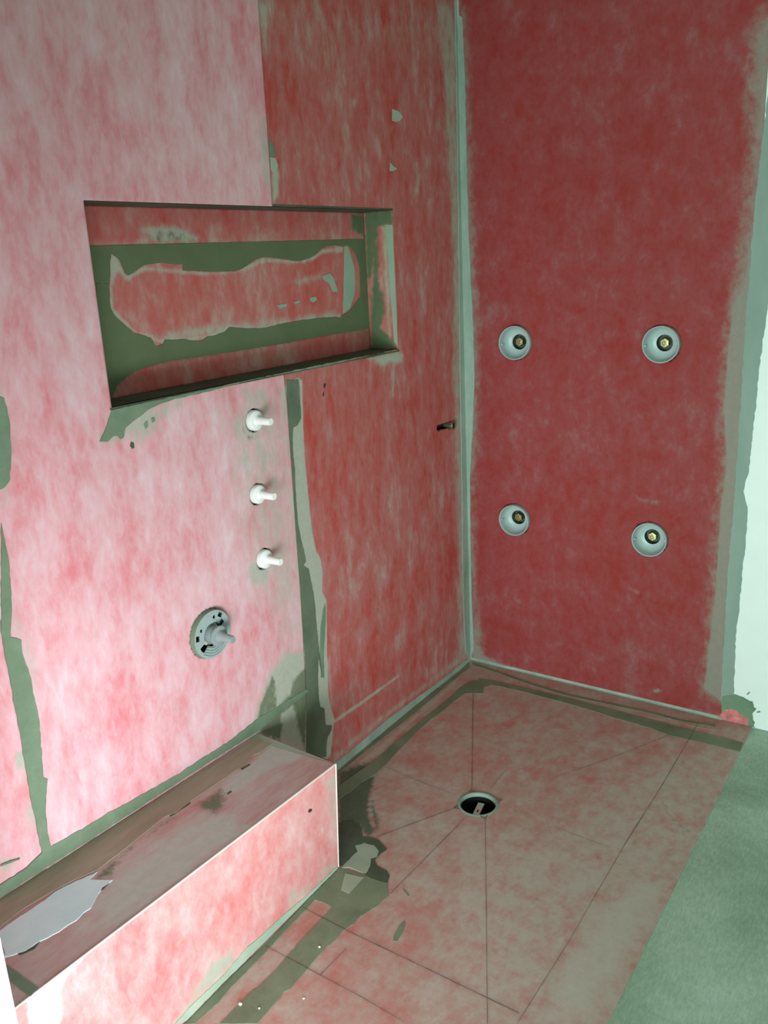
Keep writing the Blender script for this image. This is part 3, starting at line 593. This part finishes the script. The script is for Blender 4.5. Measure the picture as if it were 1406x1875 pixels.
rod('edge_highlight', (.2865, -1.2665, .004), (.3025, -1.2665, .321), .0024, 'highlight', bench)  # thin pale rods added on the bench edges as a painted highlight
rod('edge_highlight', (.3022, -1.267, .3205), (.2695, -2.279, .3205), .0024, 'highlight', bench)

# ------------------------------------------------------------------ trowelled patches and bands
PAR = {'L': wall_left, 'B': wall_back, 'F': tray, 'N': niche, 'R': niche, 'T': bench, 'S': bench}
CL = {'L': None, 'B': (0, 3, .0, 2.6), 'F': (0., 1.062, -2.27, -.0005), 'N': (NY1, NY2, NZ2, NZ1), 'R': (-ND, .001, NZ2, NZ1), 'T': (0, .3, -2.27, -1.24), 'S': (-2.27, -1.267, .0035, .32)}
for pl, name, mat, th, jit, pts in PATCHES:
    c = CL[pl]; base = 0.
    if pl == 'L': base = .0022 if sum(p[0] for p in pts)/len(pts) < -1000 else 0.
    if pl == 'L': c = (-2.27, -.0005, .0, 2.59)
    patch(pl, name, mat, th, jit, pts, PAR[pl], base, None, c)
for wd, pts in LINES:
    q = [Vector((a/1000, b/1000)) for a, b in pts]; L_, R2 = [], []
    fine = []
    for a, b in zip(q, q[1:]):
        n = max(1, int((b-a).length/.02)); fine += [a.lerp(b, k/n) for k in range(n)]
    fine.append(q[-1])
    bm = bmesh.new(); prev = None
    for i, p in enumerate(fine):
        d = (fine[min(i+1, len(fine)-1)]-fine[max(i-1, 0)]).normalized(); nn = Vector((-d.y, d.x))
        h = wd/2000*(.75+.5*mnoise.noise(Vector((p.x*25, p.y*25, wd))))
        cur = [bm.verts.new((p.x+s*nn.x*h, p.y+s*nn.y*h, .0022)) for s in (-1, 1)]
        if prev: bm.faces.new((prev[0], cur[0], cur[1], prev[1]))
        prev = cur
    from_bm('pencil_line', bm, 'line', tray)

# ------------------------------------------------------------------ fixtures on the left wall
def peg(i, y, z, r, ln, label):
    t = thing('valve_stem_cap', label, 'valve cap', (0, y, z), 'white valve stem caps')
    a = (1, 0, 0)
    lathe_obj('flange', [(.018, -.02), (r-.003, -.02), (r-.0025, .006), (r-.0035, .011), (r-.007, .0135), (.0145, .0145), (.0125, .017), (.0, .017)], (0, y, z), a, 'white_plastic', t, 40)
    lathe_obj('stem', [(.0, .016), (.0118, .016), (.0104, .026), (.0098, ln-.003), (.0088, ln), (.0, ln)], (0, y, z), a, 'white_plastic', t, 28)
    lathe_obj('valve_body', [(.0, -.068), (.012, -.068), (.012, -.02), (.0, -.02)], (0, y, z), a, 'brass', t, 20)
    return t
peg(0, *PEGS[0][:2], .0295, .060, 'white plastic valve stem cap just under the niche, topmost of three')
peg(1, *PEGS[1][:2], .028, .062, 'white plastic valve stem cap between the other two caps')
peg(2, *PEGS[2][:2], .0285, .062, 'white plastic valve stem cap nearest the round mixer valve, lowest of three')
# black marks moulded in the first flange
# shower mixer valve with plaster guard
mx = thing('mixer_valve', 'grey round shower mixer valve with plaster guard and protruding stem', 'valve', (0, MIX[0], MIX[1]))
RP = .0625
lathe_obj('guard_rim', [(RP-.004, -.03), (RP+.001, -.03), (RP+.0015, .010), (RP, .0165), (RP-.004, .0165), (RP-.004, -.03)], (0, *MIX), (1, 0, 0), 'mud', mx, 64)
def plate():
    cu = bpy.data.curves.new('plate', 'CURVE'); cu.dimensions = '2D'; cu.fill_mode = 'BOTH'; cu.extrude = .0013
    def spl(pts):
        s = cu.splines.new('POLY'); s.points.add(len(pts)-1); s.use_cyclic_u = True
        for p, (a, b) in zip(s.points, pts): p.co = (a*RP, b*RP, 0, 1)
    circ = lambda x, y, r, n=24: [(x+r*math.cos(6.28319*k/n), y+r*math.sin(6.28319*k/n)) for k in range(n)]
    spl(circ(0, 0, 1.0, 72))
    cen = []
    for k in range(120):
        a = 3*k; r = .5
        if abs((a-34+180) % 360-180) < 11: r = .74
        if abs((a-214+180) % 360-180) < 13: r = .84
        cen.append((r*math.cos(math.radians(a)), r*math.sin(math.radians(a))))
    spl(cen)
    for a in (78, 148): spl(circ(.72*math.cos(math.radians(a)), .72*math.sin(math.radians(a)), .075, 18))
    for a in (54, 172):
        c, s = math.cos(math.radians(a)), math.sin(math.radians(a))
        spl([((.84+du)*c-dv*s, (.84+du)*s+dv*c) for du, dv in ((-.1, -.12), (.1, -.12), (.1, .12), (-.1, .12))])
    o = bpy.data.objects.new('tmp', cu); C.collection.objects.link(o)
    dg = bpy.context.evaluated_depsgraph_get(); me = bpy.data.meshes.new_from_object(o.evaluated_get(dg))
    bpy.data.objects.remove(o); bpy.data.curves.remove(cu)
    me.name = 'guard_plate'
    for v in me.vertices: v.co = Vector((.0165+v.co.z, MIX[0]+v.co.x, MIX[1]+v.co.y))
    me.materials.clear(); return link('guard_plate', me, 'guard_plastic', mx)
plate()
def arc_ridge(r, a0, a1, h, rad):
    bm = bmesh.new(); prev = None
    for k in range(29):
        a = math.radians(a0+(a1-a0)*k/28); c, s = math.cos(a), math.sin(a)
        row = [bm.verts.new((.0178+hh, MIX[0]+(r+dr)*c, MIX[1]+(r+dr)*s)) for dr, hh in ((-rad, 0), (-rad*.6, h), (rad*.6, h), (rad, 0))]
        if prev:
            for j in range(3): bm.faces.new((prev[j], prev[j+1], row[j+1], row[j]))
        prev = row
    return from_bm('guard_ridge', bm, 'guard_plastic', mx)
for rr in (.57, .68, .79, .9): arc_ridge(rr*RP, 228, 322, .0026, .0017)
lathe_obj('valve_body', [(.0, -.068), (.030, -.068), (.030, -.012), (.026, -.006), (.0, -.006)], (0, *MIX), (1, 0, 0), 'brass', mx, 32)
lathe_obj('retaining_ring', [(.022, -.006), (.0305, -.006), (.0305, .006), (.0285, .008), (.022, .008)], (0, *MIX), (1, 0, 0), 'cream', mx, 40)
lathe_obj('cartridge_cap', [(.0, -.004), (.0255, -.004), (.0245, .015), (.0225, .030), (.0225, .034), (.0262, .0345), (.0270, .0375), (.0262, .041), (.0205, .043), (.0, .043)], (0, *MIX), (1, 0, 0), 'grey_plastic', mx, 48)
lathe_obj('spindle', [(.0, .042), (.0165, .042), (.0125, .050), (.0106, .056), (.0098, .084), (.0088, .087), (.0, .087)], (0, *MIX), (1, 0, 0), 'grey_plastic', mx, 28)
a = math.radians(196)
lathe_obj('brass_screw', [(.0, .004), (.0075, .004), (.0075, .011), (.006, .0125), (.0, .0125)], (0, MIX[0]+.70*RP*math.cos(a), MIX[1]+.70*RP*math.sin(a)), (1, 0, 0), 'brass', mx, 16)
a = math.radians(30)
lathe_obj('brass_screw', [(.0, .0), (.0085, .0), (.0085, .008), (.006, .0095), (.0, .0095)], (0, MIX[0]+.66*RP*math.cos(a), MIX[1]+.66*RP*math.sin(a)), (1, 0, 0), 'grey_plastic', mx, 16)

# water outlet in the slotted hole
po = thing('pipe_outlet', 'dark brass pipe outlet in a slot cut in the wall beside the corner', 'pipe', (-.02, -.14, .97))
bm = lathe([(.0, .0), (.0095, .0), (.0095, .1), (.0, .1)], (-.030, -.215, .974), (0, 1, -.03), 20); from_bm('pipe', bm, 'black', po, True)
lathe_obj('fitting', [(.0095, .004), (.0095, .0155), (.0105, .0165), (.0128, .0165), (.0136, .0150), (.0136, .006), (.0122, .005), (.0122, -.045), (.0, -.045)], (0, -.1145, .970), (1, 0, .0), 'old_brass', po, 28)
lathe_obj('bore', [(.0, .004), (.0095, .004), (.0095, .0145)], (0, -.1145, .970), (1, 0, 0), 'black', po, 24)

# ------------------------------------------------------------------ body jet cups on the back wall
def jet(x, z, tilt, label):
    t = thing('body_jet_cup', label, 'body jet', (x, 0, z), 'body jet cups on the back wall')
    ax = (tilt[0], -1, tilt[1])
    cup = lathe_obj('cup', [(.0575, -.03), (.0582, .010), (.0582, .0165), (.0570, .0185), (.0552, .0185), (.0540, .0165), (.0535, .008), (.0520, -.006), (.0490, -.016), (.043, -.0235), (.034, -.0275), (.0265, -.0290)], (x, 0, z), ax, 'cup_plastic', t, 64)
    lathe_obj('socket', [(.0265, -.0290), (.0262, -.0305), (.0258, -.059), (.0, -.059)], (x, 0, z), ax, 'socket_dark', t, 48)
    bm = lathe([(.0, -.056), (.0155, -.056), (.0155, -.030), (.0142, -.0275), (.0085, -.0272), (.0075, -.031), (.0, -.031)], (x, 0, z), ax, 6); from_bm('brass_nut', bm, 'brass', t)
    lathe_obj('brass_spindle', [(.0, -.031), (.0042, -.031), (.0042, -.0225), (.003, -.021), (.0, -.021)], (x, 0, z), ax, 'brass', t, 16)
    for s in (-1, 1):
        bm = bmesh.new(); vs_ = box(bm, (-.0022, -.0045, -.010), (.0022, .0045, .010))
        ang = math.radians(180 if s < 0 else -4)+.12
        r = Matrix.Rotation(0, 4, 'Y')
        for v in vs_: v.co = Vector((x+math.cos(ang)*.0515+v.co.x, .001+v.co.z*.8, z+math.sin(ang)*.0515+v.co.y*.7))
        from_bm('locating_rib', bm, 'cup_plastic', t)
    return t
jet(*JETS[0], (.03, .02), 'pale plastic body jet cup with brass nut, upper one nearer the wall corner')
jet(*JETS[1], (.0, -.02), 'pale plastic body jet cup with brass nut, upper one towards the white wall')
jet(*JETS[2], (.03, .0), 'pale plastic body jet cup with brass nut, lower one nearer the wall corner')
jet(*JETS[3], (.05, .04), 'pale plastic body jet cup with brass nut, lower one towards the white wall')

# ------------------------------------------------------------------ drain
dr = thing('floor_drain', 'open round floor drain with dark bore and pale collar in the pink tray', 'drain', (DR[0], DR[1], 0))
o3 = (DR[0], DR[1], 0)
lathe_obj('collar', [(.0560, -.009), (.0560, .0004), (.0600, .0008), (.0600, .0022), (.0585, .0028), (.0535, .0026), (.0522, .0012), (.0512, -.009), (.0560, -.009)], o3, (0, 0, 1), 'drain_ring', dr, 56)
lathe_obj('drain_bowl', [(.0512, -.0085), (.0545, -.0092), (.0545, -.085), (.022, -.095), (.022, -.13), (.0, -.13)], o3, (0, 0, 1), 'black', dr, 48)
bm = bmesh.new()
rot = Matrix.Rotation(math.radians(12), 4, 'Z')
def brk(lo, hi):
    for v in box(bm, lo, hi): v.co = rot @ v.co + Vector((DR[0]-.002, DR[1]+.004, 0))
for lo, hi in (((-.0095, -.022, -.024), (-.0025, .034, -.0215)), ((.0025, -.022, -.024), (.0095, .034, -.0215)), ((-.0025, -.022, -.024), (.0025, -.012, -.0215)), ((-.0025, .000, -.024), (.0025, .034, -.0215)), ((-.0095, -.0245, -.034), (.0095, -.022, -.0215))):
    brk(lo, hi)
from_bm('bracket', bm, 'steel', dr)
for sx, sy in ((-1, 1), (1, 1), (1, -1), (-1, -1)):        # overcut corners of the square opening in the membrane
    bm = bmesh.new()
    P = [(.053, .0535), (.050, .034), (.0475, .034), (.0495, .0500), (.034, .0480), (.034, .0505)]
    top = [bm.verts.new((DR[0]+sx*px, DR[1]+sy*py, .0026)) for px, py in P]
    bm.faces.new((top[0], top[1], top[2], top[3])); bm.faces.new((top[0], top[3], top[4], top[5]))
    from_bm('cut_corner', bm, 'line', dr)

# ------------------------------------------------------------------ loose plaster crumbs
def crumb(x, y, r, z, label):
    bm = bmesh.new(); bmesh.ops.create_icosphere(bm, subdivisions=2, radius=r)
    for v in bm.verts:
        v.co *= 1+.5*mnoise.noise(v.co*(1.6/r)+Vector((x*50, y*50, 0)))
        v.co.z *= .6
    zm = min(v.co.z for v in bm.verts)
    o = from_bm('plaster_crumb', bm, 'crumb', None); o.location = (x, y, z-zm)
    o['label'] = label; o['category'] = 'crumb'; o['group'] = 'plaster crumbs on the tray'
for args in ((0.3689, -1.7352, 0.0042, 0.0016, 'larger white plaster crumb on the green thinset strip near the bench'), (0.4166, -1.5148, 0.0030, 0.0016, 'small white plaster crumb on the thinset strip by the pencil line'), (0.4118, -1.7209, 0.0024, 0.0016, 'tiny white plaster crumb on the outer edge of the thinset strip'), (0.4772, -1.6490, 0.0022, 0.0000, 'tiny white plaster crumb on the bare pink membrane')): crumb(*args)
